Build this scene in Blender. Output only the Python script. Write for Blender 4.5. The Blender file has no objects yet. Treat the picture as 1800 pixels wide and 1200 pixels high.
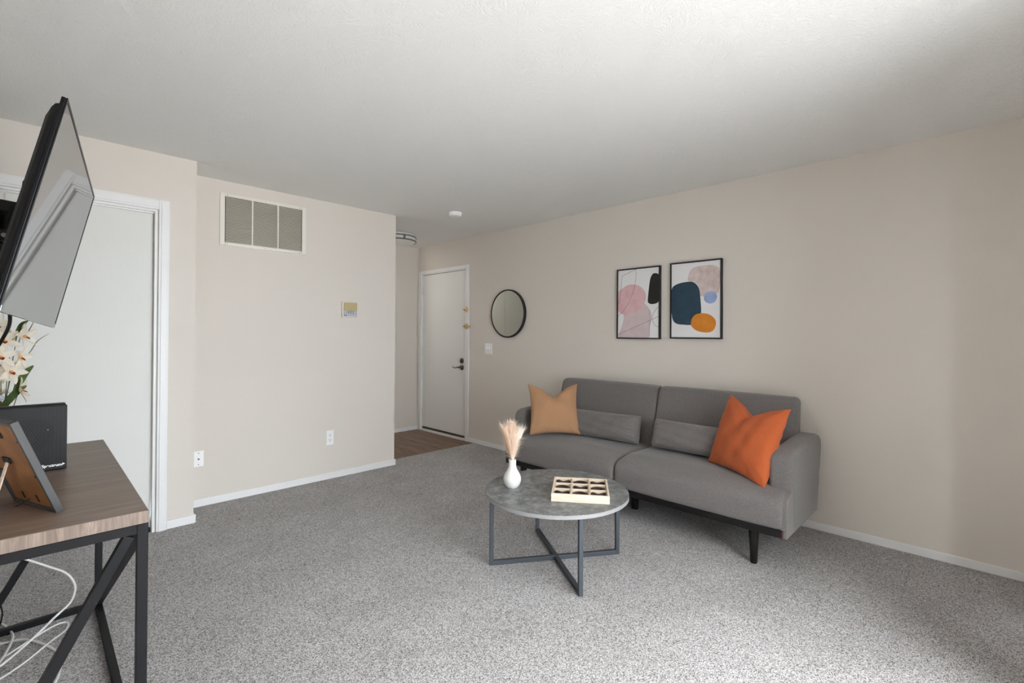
import bpy, bmesh, math, random
from mathutils import Vector, Matrix
random.seed(7)
PI = math.pi
SC = bpy.context.scene
COL = SC.collection

# ------------------------------------------------------------------ camera, world, light, exposure
H = 2.44
XW, YB, YP, XP, YC, XC = 3.687, 5.480, 4.128, 2.5065, 3.798, 0.772   # wall planes
YW, XL = -0.42, -0.22                                                # window wall, television wall

def setup_camera():
    yaw, pitch, roll = math.radians(45.02), math.radians(.381), math.radians(.343)
    f = Vector((math.sin(yaw)*math.cos(pitch), math.cos(yaw)*math.cos(pitch), math.sin(pitch)))
    r = Vector((math.cos(yaw), -math.sin(yaw), 0)); u = r.cross(f)
    r2 = r*math.cos(roll)+u*math.sin(roll); u2 = u*math.cos(roll)-r*math.sin(roll)
    cam = bpy.data.cameras.new('camera'); o = bpy.data.objects.new('camera', cam); COL.objects.link(o)
    M = Matrix((r2, u2, -f)).transposed().to_4x4(); M.translation = (0, 0, 1.282)
    o.matrix_world = M
    cam.sensor_width = 36; cam.lens = 840.1/1800*36; cam.shift_y = -(600-582)/1800
    cam.clip_start = .02; cam.clip_end = 60
    SC.camera = o
setup_camera()

w = bpy.data.worlds.new('daylight'); SC.world = w; w.use_nodes = True
bg = w.node_tree.nodes['Background']; bg.inputs[0].default_value = (.86, .93, 1, 1); bg.inputs[1].default_value = 21.3
_t = w.node_tree; _tc = _t.nodes.new('ShaderNodeTexCoord'); _sx = _t.nodes.new('ShaderNodeSeparateXYZ'); _rp = _t.nodes.new('ShaderNodeValToRGB'); _mr = _t.nodes.new('ShaderNodeMapRange')
_t.links.new(_tc.outputs['Generated'], _sx.inputs[0]); _mr.inputs['From Min'].default_value = -1; _t.links.new(_sx.outputs['Z'], _mr.inputs['Value']); _t.links.new(_mr.outputs[0], _rp.inputs[0])
for _e, (_p, _v) in zip([_rp.color_ramp.elements[0], _rp.color_ramp.elements[1], _rp.color_ramp.elements.new(.5)], [(0, .08), (1, 1.35), (.5, .60)]): _e.position = _p; _e.color = (.83*_v, .92*_v, _v, 1)
_t.links.new(_rp.outputs[0], bg.inputs[0])

def area(name, loc, rot, sx, sy, power, col):
    l = bpy.data.lights.new(name, 'AREA'); l.shape = 'RECTANGLE'; l.size = sx; l.size_y = sy
    l.energy = power; l.color = col
    o = bpy.data.objects.new(name, l); COL.objects.link(o); o.location = loc; o.rotation_euler = rot
    return o
WX0, WX1, WZ1 = .45, 2.76, 2.06      # patio door opening in the window wall
# the open sky comes in through the patio door (the portal only guides its sampling); an added area lamp over the slab stands in for its sunlit bounce
pt_ = area('daylight_portal', ((WX0+WX1)/2, YW-.11, WZ1/2), (PI/2, 0, PI), WX1-WX0, WZ1, 1, (1, 1, 1)); pt_.data.cycles.is_portal = True
area('patio_bounce_lamp', (2.6, -6.7, .04), (PI, 0, 0), 5.0, 10.0, 1080, (1, 1, 1))
area('hall_fill_light', (2.84, 5.66, 2.40), (0, 0, 0), .3, .2, 7, (1, .97, .93))  # added out of view to brighten the far hall
SC.view_settings.view_transform = 'Standard'; SC.view_settings.look = 'None'
SC.view_settings.exposure = 0.0; SC.view_settings.gamma = 1; SC.view_settings.use_curve_mapping = False
SC.cycles.max_bounces = 12; SC.cycles.diffuse_bounces = 8; SC.cycles.sample_clamp_indirect = 6

# ------------------------------------------------------------------ materials
def s2l(c): return tuple((v/12.92 if v <= .04045 else ((v+.055)/1.055)**2.4) for v in c)
def rgb(r, g, b): return s2l((r/255, g/255, b/255))+(1,)

class Mt:
    """small wrapper round a principled node tree"""
    def __init__(s, name, col=(.5, .5, .5, 1), rough=.6, metal=0, spec=.5):
        s.m = bpy.data.materials.new(name); s.m.use_nodes = True
        s.t = s.m.node_tree; s.b = s.t.nodes['Principled BSDF']
        s.b.inputs['Base Color'].default_value = col; s.b.inputs['Roughness'].default_value = rough
        s.b.inputs['Metallic'].default_value = metal; s.b.inputs['Specular IOR Level'].default_value = spec
    def n(s, typ, **k):
        nd = s.t.nodes.new(typ)
        for a, v in k.items(): setattr(nd, a, v)
        return nd
    def l(s, a, b): s.t.links.new(a, b)
    def coords(s, scale=(1, 1, 1), kind='Object', rot=(0, 0, 0)):
        tc = s.n('ShaderNodeTexCoord'); mp = s.n('ShaderNodeMapping')
        mp.inputs['Scale'].default_value = scale; mp.inputs['Rotation'].default_value = rot
        s.l(tc.outputs[kind], mp.inputs[0]); return mp.outputs[0]
    def noise(s, vec, scale, detail=3, rough=.5, dist=0):
        nd = s.n('ShaderNodeTexNoise'); nd.inputs['Scale'].default_value = scale
        nd.inputs['Detail'].default_value = detail; nd.inputs['Roughness'].default_value = rough
        nd.inputs['Distortion'].default_value = dist
        if vec: s.l(vec, nd.inputs['Vector'])
        return nd.outputs['Fac']
    def ramp(s, fac, stops):
        nd = s.n('ShaderNodeValToRGB'); cr = nd.color_ramp
        while len(cr.elements) < len(stops): cr.elements.new(.5)
        for e, (p, c) in zip(cr.elements, stops): e.position = p; e.color = c
        s.l(fac, nd.inputs[0]); return nd.outputs[0]
    def color(s, out): s.l(out, s.b.inputs['Base Color'])
    def bump(s, fac, strength=.3, dist=.01):
        nd = s.n('ShaderNodeBump'); nd.inputs['Strength'].default_value = strength
        nd.inputs['Distance'].default_value = dist
        s.l(fac, nd.inputs['Height']); s.l(nd.outputs[0], s.b.inputs['Normal']); return nd

def plain(name, col, rough=.6, metal=0, spec=.5): return Mt(name, col, rough, metal, spec).m

def m_wall():
    k = Mt('wall_paint', rgb(222, 215, 207), .72, spec=.3)
    v = k.coords(); k.bump(k.noise(v, 90, 3), .12, .004); return k.m
def m_ceiling():
    k = Mt('textured_ceiling', rgb(238, 238, 236), .85, spec=.2)
    v = k.coords((1, 1, 1)); d = k.n('ShaderNodeTexNoise'); d.inputs['Scale'].default_value = 5; k.l(v, d.inputs['Vector'])
    mx = k.n('ShaderNodeVectorMath', operation='MULTIPLY_ADD'); mx.inputs[1].default_value = (.5, .5, .5)
    k.l(d.outputs['Color'], mx.inputs[0]); k.l(v, mx.inputs[2])
    a = k.noise(mx.outputs[0], 66, 5, .6, .8)
    r = k.ramp(a, [(.40, (0, 0, 0, 1)), (.50, (.75, .75, .75, 1)), (.62, (1, 1, 1, 1))])
    k.bump(r, .42, .004); return k.m
def m_carpet():
    k = Mt('carpet', rough=1, spec=.05)
    v = k.coords(); vo = k.n('ShaderNodeTexVoronoi'); vo.inputs['Scale'].default_value = 360; vo.inputs['Randomness'].default_value = 1
    wob = k.n('ShaderNodeTexNoise'); wob.inputs['Scale'].default_value = 200; k.l(v, wob.inputs['Vector'])
    ma = k.n('ShaderNodeVectorMath', operation='MULTIPLY_ADD'); ma.inputs[1].default_value = (.006, .006, .006)
    k.l(wob.outputs['Color'], ma.inputs[0]); k.l(v, ma.inputs[2]); k.l(ma.outputs[0], vo.inputs['Vector'])
    sep = k.n('ShaderNodeSeparateColor'); k.l(vo.outputs['Color'], sep.inputs[0])
    c = k.ramp(sep.outputs[0], [(0, rgb(84, 79, 76)), (.26, rgb(150, 147, 145)), (.58, rgb(203, 201, 201)), (1, rgb(244, 244, 246))])
    big = k.noise(v, 3.2, 4, .6)
    shade = k.ramp(big, [(.3, (.86, .85, .84, 1)), (.7, (1, 1, 1, 1))])
    mul = k.n('ShaderNodeMix', data_type='RGBA', blend_type='MULTIPLY'); mul.inputs[0].default_value = 1
    k.l(c, mul.inputs[6]); k.l(shade, mul.inputs[7]); k.color(mul.outputs[2])
    inv = k.n('ShaderNodeMath', operation='SUBTRACT'); inv.inputs[0].default_value = 1; k.l(vo.outputs['Distance'], inv.inputs[1])
    k.bump(inv.outputs[0], .7, .006); return k.m
def m_plank(name, cols, along='y', rough=.45):
    k = Mt(name, rough=rough)
    sc = dict(y=(14, 1.2, 14), x=(1.2, 14, 14), z=(34, 34, 3))[along]
    v = k.coords(sc)
    oi = k.n('ShaderNodeObjectInfo'); add = k.n('ShaderNodeVectorMath', operation='ADD')
    k.l(v, add.inputs[0]); 
    sc2 = k.n('ShaderNodeMath', operation='MULTIPLY'); sc2.inputs[1].default_value = 37; k.l(oi.outputs['Random'], sc2.inputs[0]); k.l(sc2.outputs[0], add.inputs[1])
    a = k.noise(add.outputs[0], 2.2, 7, .62, 1.1)
    k.color(k.ramp(a, [(.25, cols[0]), (.5, cols[1]), (.75, cols[2])])); k.bump(a, .1, .002); return k.m
def m_fabric(name, c0, c1, scale=420, rough=.95, sheen=.25):
    k = Mt(name, rough=rough, spec=.15); v = k.coords()
    a = k.noise(v, scale, 2, .7); b = k.noise(v, scale*.35, 2, .6)
    ad = k.n('ShaderNodeMath', operation='MULTIPLY_ADD'); ad.inputs[1].default_value = .6; k.l(a, ad.inputs[0])
    m2 = k.n('ShaderNodeMath', operation='MULTIPLY'); m2.inputs[1].default_value = .4; k.l(b, m2.inputs[0]); k.l(m2.outputs[0], ad.inputs[2])
    k.color(k.ramp(ad.outputs[0], [(.34, c0), (.66, c1)]))
    k.b.inputs['Sheen Weight'].default_value = sheen; k.b.inputs['Sheen Roughness'].default_value = .5
    k.bump(a, .35, .0015); return k.m
def m_concrete():
    k = Mt('concrete_laminate', rough=.42, spec=.45); v = k.coords()
    a = k.noise(v, 15, 10, .78, 0)
    k.color(k.ramp(a, [(.36, rgb(80, 82, 84)), (.5, rgb(116, 118, 119)), (.63, rgb(154, 155, 155))])); k.bump(a, .05, .001); return k.m
def m_grain_white():
    k = Mt('white_grain_door', rgb(226, 226, 222), .5, spec=.4)
    v = k.coords((16, 16, 1.1)); a = k.noise(v, 4.0, 5, .6, 2.2)
    k.bump(a, .12, .003); return k.m
def m_raw_wood():
    k = Mt('pale_pine', rough=.6); v = k.coords((4, 30, 30)); a = k.noise(v, 4, 4, .6)
    k.color(k.ramp(a, [(.3, rgb(214, 194, 170)), (.7, rgb(236, 222, 204))])); return k.m
def m_water(name, c0, c1):
    k = Mt(name, rough=.6); v = k.coords(); a = k.noise(v, 16, 4, .6)
    k.color(k.ramp(a, [(.35, c0), (.65, c1)])); return k.m
def m_glass():
    k = Mt('window_glass'); gl = k.n('ShaderNodeBsdfGlossy'); gl.inputs['Roughness'].default_value = .02
    tr = k.n('ShaderNodeBsdfTransparent'); mx = k.n('ShaderNodeMixShader'); mx.inputs[0].default_value = .05
    k.l(tr.outputs[0], mx.inputs[1]); k.l(gl.outputs[0], mx.inputs[2])
    k.l(mx.outputs[0], k.t.nodes['Material Output'].inputs[0]); return k.m
def m_router():
    k = Mt('charcoal_plastic', rgb(22, 22, 25), .5, spec=.35); v = k.coords((1, 1, 1.4)); vo = k.n('ShaderNodeTexVoronoi'); vo.inputs['Scale'].default_value = 95; vo.inputs['Randomness'].default_value = .15
    k.l(v, vo.inputs['Vector']); k.bump(vo.outputs['Distance'], .12, .002); return k.m

M = dict(
    wall=m_wall(), ceiling=m_ceiling(), carpet=m_carpet(),
    plank=m_plank('walnut_plank', (rgb(74, 54, 42), rgb(112, 84, 66), rgb(146, 114, 90))),
    trim=plain('white_trim', rgb(238, 238, 238), .4), door=plain('white_door', rgb(234, 234, 231), .5), grain=m_grain_white(),
    hinge=plain('painted_hinge', rgb(236, 234, 226), .4), brass=plain('brass', rgb(216, 188, 134), .3, 1), nickel=plain('satin_nickel', rgb(120, 116, 110), .3, 1),
    chrome=plain('chrome', rgb(150, 150, 153), .1, 1), black=plain('black_plastic', rgb(9, 9, 10), .5, spec=.22), blackm=plain('black_frame', rgb(22, 20, 19), .5),
    dark=plain('dark_gap', rgb(22, 21, 20), .9), white=plain('white_plastic', rgb(249, 249, 249), .35), frost=plain('frosted_glass', rgb(214, 214, 210), .6),
    sofa=m_fabric('grey_tweed', rgb(86, 81, 79), rgb(132, 128, 126), 650), sofa_dark=plain('espresso_wood', rgb(18, 15, 15), .4, spec=.35), endcap=plain('reddish_brown_wood', rgb(74, 42, 36), .5),
    tan=m_fabric('tan_linen', rgb(162, 122, 90), rgb(178, 138, 105), 900, sheen=.1), rust=m_fabric('rust_cotton', rgb(174, 85, 47), rgb(190, 99, 58), 800, sheen=.1),
    concrete=m_concrete(), steel=plain('slate_steel', rgb(66, 71, 77), .45, .2), edge=plain('grey_edge_band', rgb(150, 150, 149), .5),
    ceramic=plain('white_ceramic', rgb(224, 223, 220), .3), pampas=plain('pampas', rgb(247, 226, 205), .9), pampas2=plain('pampas_pale', rgb(255, 248, 238), .9),
    pine=m_raw_wood(), piece=plain('dark_walnut', rgb(58, 42, 32), .6),
    mirror=plain('mirror_glass', rgb(205, 208, 202), .02, 1), paper=plain('paper', rgb(236, 235, 236), .6),
    console=m_plank('brown_oak_laminate', (rgb(84, 68, 58), rgb(108, 90, 78), rgb(132, 112, 98)), 'x', .42), console_edge=m_plank('oak_edge_band', (rgb(96, 82, 73), rgb(124, 108, 97), rgb(154, 138, 126)), 'z', .5),
    metal_black=plain('black_powder_coat', rgb(17, 17, 20), .55, spec=.25), bezel=plain('gloss_black', rgb(7, 7, 11), .35, spec=.22),
    router=m_router(), mdf=m_water('brown_fibreboard', rgb(128, 84, 46), rgb(150, 102, 60)), frame_grey=plain('charcoal_frame', rgb(58, 58, 58), .5),
    cable=plain('white_cable', rgb(226, 226, 224), .5), beige=plain('aged_beige_plastic', rgb(190, 172, 128), .5), silver=plain('silver_plastic', rgb(186, 188, 196), .4),
    louver=plain('beige_louvre', rgb(206, 200, 188), .5), ventw=plain('vent_frame_white', rgb(234, 230, 222), .45),
    petal=m_water('cream_petal', rgb(244, 234, 214), rgb(250, 246, 238)), lip=plain('orchid_lip', rgb(150, 62, 40), .6), lip2=plain('orchid_throat', rgb(226, 164, 90), .6),
    leaf=m_water('leaf_green', rgb(78, 104, 56), rgb(120, 146, 86)), stem=plain('stem_green', rgb(92, 96, 62), .7), blade=plain('dry_blade', rgb(128, 126, 110), .7),
    glass=m_glass(), blind=plain('vinyl_blind', rgb(232, 230, 224), .5), alu=plain('white_aluminium', rgb(228, 228, 226), .4),
    pot=plain('grey_ceramic', rgb(150, 148, 144), .4),
)
_d = M['frost'].node_tree.nodes['Principled BSDF']; _d.inputs['Emission Color'].default_value = (1, .93, .84, 1); _d.inputs['Emission Strength'].default_value = .06   # faint glow added to the unlit diffuser to lift the hall
def m_screen():
    k = Mt('switched_off_screen', rgb(88, 88, 89), .025, 0, 1.0); k.b.inputs['IOR'].default_value = 2.6; return k.m
M['screen'] = m_screen()

# ------------------------------------------------------------------ mesh helpers
class MB:
    def __init__(s): s.bm = bmesh.new()
    def box(s, c, d, rot=None, bev=0, seg=2, mi=0):
        t = bmesh.new(); bmesh.ops.create_cube(t, size=1)
        bmesh.ops.scale(t, vec=d, verts=t.verts)
        if bev: bmesh.ops.bevel(t, geom=list(t.edges), offset=bev, segments=seg, affect='EDGES', profile=.5)
        if rot is not None: bmesh.ops.rotate(t, cent=(0, 0, 0), matrix=rot, verts=t.verts)
        bmesh.ops.translate(t, vec=c, verts=t.verts)
        for f in t.faces: f.material_index = mi
        s.add(t); return s
    def bx(s, x0, x1, y0, y1, z0, z1, bev=0, seg=2, mi=0):
        return s.box(((x0+x1)/2, (y0+y1)/2, (z0+z1)/2), (abs(x1-x0), abs(y1-y0), abs(z1-z0)), None, bev, seg, mi)
    def add(s, t):
        me = bpy.data.meshes.new('t'); t.to_mesh(me); t.free(); s.bm.from_mesh(me); bpy.data.meshes.remove(me)
    def bar(s, a, b, w, h=None, bev=0, up=(0, 0, 1)):
        a, b = Vector(a), Vector(b); h = h or w; d = b-a; L = d.length; d.normalize()
        x = d.cross(Vector(up)); 
        if x.length < 1e-5: x = d.cross(Vector((1, 0, 0)))
        x.normalize(); z = x.cross(d)
        return s.box((a+b)/2, (w, L, h), Matrix((x, d, z)).transposed(), bev)
    def rings(s, rings, cap0=True, cap1=True, closed=True, mi=0):
        vs = [[s.bm.verts.new(p) for p in r] for r in rings]; n = len(rings[0])
        for i in range(len(vs)-1):
            for j in range(n if closed else n-1):
                k = (j+1) % n
                s.bm.faces.new((vs[i][j], vs[i][k], vs[i+1][k], vs[i+1][j])).material_index = mi
        if cap0: s.bm.faces.new(list(reversed(vs[0]))).material_index = mi
        if cap1: s.bm.faces.new(vs[-1]).material_index = mi
        return s
    def cyl(s, a, b, r0, r1=None, n=20, mi=0):
        a, b = Vector(a), Vector(b); r1 = r0 if r1 is None else r1
        d = (b-a).normalized(); x = d.orthogonal().normalized(); y = d.cross(x)
        R = lambda c, r: [c+x*r*math.cos(2*PI*i/n)+y*r*math.sin(2*PI*i/n) for i in range(n)]
        return s.rings([R(a, r0), R(b, r1)], mi=mi)
    def lathe(s, prof, c=(0, 0, 0), n=32, axis='z', mi=0, cap0=True, cap1=True):
        c = Vector(c); rs = []
        for r, h in prof:
            rg = []
            for i in range(n):
                a = 2*PI*i/n; p = (r*math.cos(a), r*math.sin(a), h)
                if axis == 'x': p = (h, r*math.cos(a), r*math.sin(a))
                if axis == 'y': p = (r*math.sin(a), h, r*math.cos(a))
                rg.append(c+Vector(p))
            rs.append(rg)
        return s.rings(rs, cap0, cap1, mi=mi)
    def tube(s, pts, r, n=8, r1=None):
        pts = [Vector(p) for p in pts]; rs = []; px = None
        for i, p in enumerate(pts):
            d = (pts[min(i+1, len(pts)-1)]-pts[max(i-1, 0)]).normalized()
            x = (d.orthogonal() if px is None else px-d*px.dot(d)).normalized(); px = x; y = d.cross(x)
            rr = r if r1 is None else r+(r1-r)*i/(len(pts)-1)
            rs.append([p+x*rr*math.cos(2*PI*k/n)+y*rr*math.sin(2*PI*k/n) for k in range(n)])
        return s.rings(rs)
    def ngon(s, pts, mi=0):
        s.bm.faces.new([s.bm.verts.new(p) for p in pts]).material_index = mi; return s
    def prism(s, pts, off, mi=0):
        off = Vector(off); return s.rings([[Vector(p) for p in pts], [Vector(p)+off for p in pts]], mi=mi)

def world_mat(o):
    return Matrix.Translation(o.location) @ o.rotation_euler.to_matrix().to_4x4() if o.rotation_mode != 'QUATERNION' else Matrix.Translation(o.location) @ o.rotation_quaternion.to_matrix().to_4x4()
def chain(o):
    m = Matrix.Identity(4)
    while o is not None: m = world_mat(o) @ m; o = o.parent
    return m
def obj(name, mb, mat, parent=None, smooth=False, label=None, local=False, angle=35):
    """one mesh object; geometry is given in world space unless local, the parent's place is taken out"""
    bm = mb.bm
    bmesh.ops.recalc_face_normals(bm, faces=bm.faces)
    if parent is not None and not local: bm.transform(chain(parent).inverted())
    me = bpy.data.meshes.new(name); bm.to_mesh(me); bm.free()
    for m in (mat if isinstance(mat, (list, tuple)) else [mat]): me.materials.append(m)
    o = bpy.data.objects.new(name, me); COL.objects.link(o)
    if parent is not None: o.parent = parent
    if smooth:
        me.polygons.foreach_set('use_smooth', [True]*len(me.polygons))
        if angle < 180: me.set_sharp_from_angle(angle=math.radians(angle))
    if label: o['label'] = label
    return o
def thing(name, label, cat, loc=(0, 0, 0), rz=0, group=None):
    o = bpy.data.objects.new(name, None); COL.objects.link(o); o.empty_display_size = .1
    o.location = loc; o.rotation_euler = (0, 0, rz); tag(o, label, cat, group); return o
def tag(o, label, cat, group=None):
    o['label'] = label; o['category'] = cat
    if group: o['group'] = group
    return o
def struct(name, mb, mat, parent=None, **k):
    o = obj(name, mb, mat, parent, **k)
    if parent is None: o['kind'] = 'structure'
    return o
def hub(name, loc):
    o = bpy.data.objects.new(name, None); COL.objects.link(o); o.location = loc; o['kind'] = 'structure'; o.empty_display_size = .1; return o
def catmull(pts, n=8, closed=False):
    P = [Vector(p) for p in pts]; N = len(P); out = []
    for i in range(N if closed else N-1):
        g = (lambda k: P[k % N]) if closed else (lambda k: P[min(max(k, 0), N-1)])
        p0, p1, p2, p3 = g(i-1), g(i), g(i+1), g(i+2)
        for j in range(n):
            t = j/n
            out.append(.5*((2*p1)+(p2-p0)*t+(2*p0-5*p1+4*p2-p3)*t*t+(3*p1-p0-3*p2+p3)*t**3))
    if not closed: out.append(P[-1])
    return out
def round_poly(pts, seg=6):
    """[(x, y, r)] -> 2D outline with rounded corners"""
    out = []; N = len(pts)
    for i, (x, y, r) in enumerate(pts):
        p = Vector((x, y)); a = Vector(pts[i-1][:2])-p; b = Vector(pts[(i+1) % N][:2])-p
        if r < 1e-4: out.append(p); continue
        la, lb = a.length, b.length; a.normalize(); b.normalize()
        th = a.angle(b); d = min(r/math.tan(th/2), la*.48, lb*.48)
        p0, p1 = p+a*d, p+b*d
        for k in range(seg+1):
            t = k/seg; out.append((1-t)**2*p0+2*t*(1-t)*p+t*t*p1)
    return out
def densify(poly, step=.06):
    out = []
    for i, p in enumerate(poly):
        q = poly[(i+1) % len(poly)]; n = max(1, int((q-p).length/step))
        for k in range(n): out.append(p+(q-p)*k/n)
    return out
def inset2(poly, d):
    N = len(poly); ar = sum(poly[i].x*poly[(i+1) % N].y-poly[(i+1) % N].x*poly[i].y for i in range(N)); sg = 1 if ar > 0 else -1
    out = []
    for i in range(N):
        e0 = (poly[i]-poly[i-1]).normalized(); e1 = (poly[(i+1) % N]-poly[i]).normalized()
        n = (Vector((-e0.y, e0.x))+Vector((-e1.y, e1.x))); n = n.normalized() if n.length > 1e-6 else Vector((-e0.y, e0.x))
        out.append(poly[i]+n*d*sg)
    return out
def soft_extrude(prof, y0, y1, r, seg=6, bulge=0, mid=10):
    """upholstered block: an x-z outline carried along y with rolled ends"""
    mb = MB(); rings = []; ys = []
    for k in range(seg+1):
        a = PI/2*k/seg; ys.append((y0+r*(1-math.cos(a)), r*(1-math.sin(a))))
    for k in range(1, mid): ys.append((y0+r+(y1-y0-2*r)*k/mid, 0))
    for k in range(seg+1):
        a = PI/2*k/seg; ys.append((y1-r*(1-math.sin(a)), r*(1-math.cos(a))))
    for y, ins in ys:
        t = (y-y0)/(y1-y0); b = bulge*(1-(2*t-1)**4)
        pl = inset2(prof, ins-b) if abs(ins-b) > 1e-6 else prof
        rings.append([Vector((p.x, y, p.y)) for p in pl])
    return mb.rings(rings)

# ------------------------------------------------------------------ room shell
T = .12
struct('ceiling', MB().bx(-1.2, XW+T, YW-T, YB+T, H, H+.1), M['ceiling'])
fl = MB()
fl.bx(-1.2, XW, YW-T, 4.128, -.06, 0)
fl.bx(XP-.0, XW, 4.128, 4.300, -.06, 0)
struct('floor', fl, M['carpet'])
hf = hub('floor_hall', (3.1, 4.9, -.012))
struct('subfloor', MB().bx(XP-.9, XW+.02, 4.300, YB, -.06, -.0125), M['dark'], hf)
pw = .152; n = 0
for i in range(9):
    x0 = XW-.004-pw*(i+1); y = 4.302+(-.0, -.5, -.9, -.25)[i % 4]
    while y < YB:
        a, b = max(y, 4.302), min(y+1.22, YB-.002)
        if b-a > .03:
            struct('floor_plank', MB().bx(x0+.0012, x0+pw-.0012, a+.0012, b-.0012, -.0125, -.004-.0006*(n % 3), .0015, 1), M['plank'], hf); n += 1
        y += 1.22
# right wall (long wall with the entry door)
DY0, DY1, DZ = 4.466, 5.400, 2.075
wr = MB(); wr.bx(XW, XW+T, YW-T, DY0, -.06, H); wr.bx(XW, XW+T, DY1, YB+T, -.06, H); wr.bx(XW, XW+T, DY0, DY1, DZ, H)
struct('wall_right', wr, M['wall'])
struct('wall_back', MB().bx(3.20, XW, YB, YB+T, -.06, H).bx(XP-.9, XP-T, YB, YB+T, -.06, H), M['wall'])
wp = MB(); wp.bx(XC-.12, XP, YP, YP+.115, 0, H); wp.bx(XP-.115, XP, YP+.115, 4.50, -.06, H); wp.bx(XP-.115, XP, 5.43, YB, -.06, H); wp.bx(XP-.115, XP, 4.50, 5.43, 2.07, H)
struct('wall_partition', wp, M['wall'])
CX0, CX1, CZ = -.90, .556, 2.068
wc = MB(); wc.bx(CX1, XC, YC, YP, 0, H); wc.bx(CX0, CX1, YC, YC+.115, CZ, H); wc.bx(-1.2, CX0, YC, YC+.115, 0, H)
struct('wall_closet', wc, M['wall'])
struct('wall_closet_rear', MB().bx(-1.2, XC-.12, 4.45, 4.55, 0, H), M['wall'])
struct('wall_left', MB().bx(XL-T, XL, YW-T, 3.30, 0, H), M['wall'])
struct('wall_alcove', MB().bx(-1.2, -1.08, 3.18, 4.5, 0, H), M['wall'])
struct('wall_alcove_return', MB().bx(-1.08, XL-T, 3.18, 3.30, 0, H), M['wall'])
ww = MB(); ww.bx(XL, WX0, YW-T, YW, 0, H); ww.bx(WX1, XW, YW-T, YW, 0, H); ww.bx(WX0, WX1, YW-T, YW, WZ1, H)
struct('wall_window', ww, M['wall'])

struct('floor_patio', MB().bx(.30, 5.2, -11.8, YW-T, -.16, -.02), M['edge'])
struct('wall_light_fin', MB().bx(.18, .30, -1.85, YW-T, -.16, 5.4), plain('dark_fin', rgb(62, 54, 48), .8))  # unseen fin added to cut slanting daylight off the right side

def base(name, x0, x1, y0, y1, h=.056):
    struct(name, MB().bx(x0, x1, y0, y1, -.006 if y0 > 4.1 and x1 > 2.4 else 0, h, .004, 2), M['trim'])
bt = .012
base('baseboard_right', XW-bt, XW, YW, 4.404, .05)
base('baseboard_back', 3.20, XW, YB-bt, YB, .05)
base('baseboard_partition', XC, XP+bt, YP-bt, YP)
base('baseboard_partition_end', XP, XP+bt, YP, 4.46, .052)
base('baseboard_closet', .621, XC+bt, YC-bt, YC)
base('baseboard_closet_return', XC, XC+bt, YC, YP-bt)
base('baseboard_left', XL, XL+bt, YW, 3.30)
base('baseboard_window', WX1+.05, XW-bt, YW, YW+bt)

# entry door in the right wall
struct('wall_leak_block', MB().bx(XW+.9, XW+1.0, 3.6, YB+.6, -.06, H).bx(XW+T+.001, XW+.9, 3.5, 3.6, -.06, H).bx(XW+T+.001, XW+.9, YB+.6, YB+.7, -.06, H).bx(XW+T+.001, XW+1, 3.5, YB+.7, H, H+.1), M['wall']); struct('floor_leak_block', MB().bx(XW, XW+.9, 3.6, YB+.6, -.06, -.012), M['trim'])  # unseen box added outside the entry door to block leaking light
d1 = hub('door_1', (XW, 4.93, 0))
cs = MB()
cs.bx(XW-.016, XW, 4.405, 4.466, -.004, 2.119, .003); cs.bx(XW-.016, XW, 5.400, 5.462, -.004, 2.119, .003); cs.bx(XW-.0155, XW, 4.466, 5.400, 2.0765, 2.119, .003)
obj('casing', cs, M['trim'], d1)
jb = MB(); jb.bx(XW-.004, XW+.11, 4.466, 4.478, 0, 2.077); jb.bx(XW-.004, XW+.11, 5.389, 5.400, 0, 2.077); jb.bx(XW-.004, XW+.11, 4.478, 5.389, 2.066, 2.077)
jb.bx(XW+.062, XW+.075, 4.478, 4.492, 0, 2.066); jb.bx(XW+.062, XW+.075, 5.376, 5.389, 0, 2.066); jb.bx(XW+.062, XW+.075, 4.478, 5.389, 2.05, 2.066)
obj('jamb', jb, M['trim'], d1)
leaf = obj('door_leaf', MB().bx(XW+.012, XW+.056, 4.4815, 5.386, .022, 2.061, .002), M['door'], d1)
obj('threshold', MB().bx(XW-.02, XW+.11, 4.478, 5.389, -.004, .013, .003), M['alu'], d1, label='pale metal threshold')
obj('door_sweep', MB().bx(XW+.008, XW+.0118, 4.485, 5.383, .024, .05, .001), M['nickel'], leaf, label='brown grey sweep strip')
for z in (1.854, 1.05, .25):
    hb = MB(); hb.cyl((XW-.003, 5.395, z-.055), (XW-.003, 5.395, z+.055), .008, n=10); hb.bx(XW-.001, XW+.0005, 5.392, 5.425, z-.052, z+.052); hb.bx(XW+.006, XW+.0115, 5.36, 5.389, z-.052, z+.052)
    obj('hinge', hb, M['hinge'], leaf, True)
db = MB(); db.lathe([(.034, 0), (.034, -.008), (.028, -.012), (.012, -.013), (.012, -.018)], (XW+.012, 4.556, .957), 24, 'x'); db.box((XW-.012, 4.556, .957), (.016, .008, .034), None, .003)
obj('deadbolt', db, M['nickel'], leaf, True)
lv = MB(); lv.lathe([(.036, 0), (.036, -.006), (.026, -.014), (.013, -.018), (.012, -.05)], (XW+.012, 4.556, .878), 24, 'x')
lv.tube(catmull([(XW-.035, 4.556, .878), (XW-.04, 4.575, .880), (XW-.038, 4.605, .874), (XW-.036, 4.64, .868), (XW-.034, 4.672, .876), (XW-.034, 4.688, .878)], 5), .009, 10, .005)
obj('lever_handle', lv, M['nickel'], leaf, True)
obj('strike_edge', MB().bx(XW+.0095, XW+.0118, 4.482, 4.489, .82, .94), M['hinge'], leaf)
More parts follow.
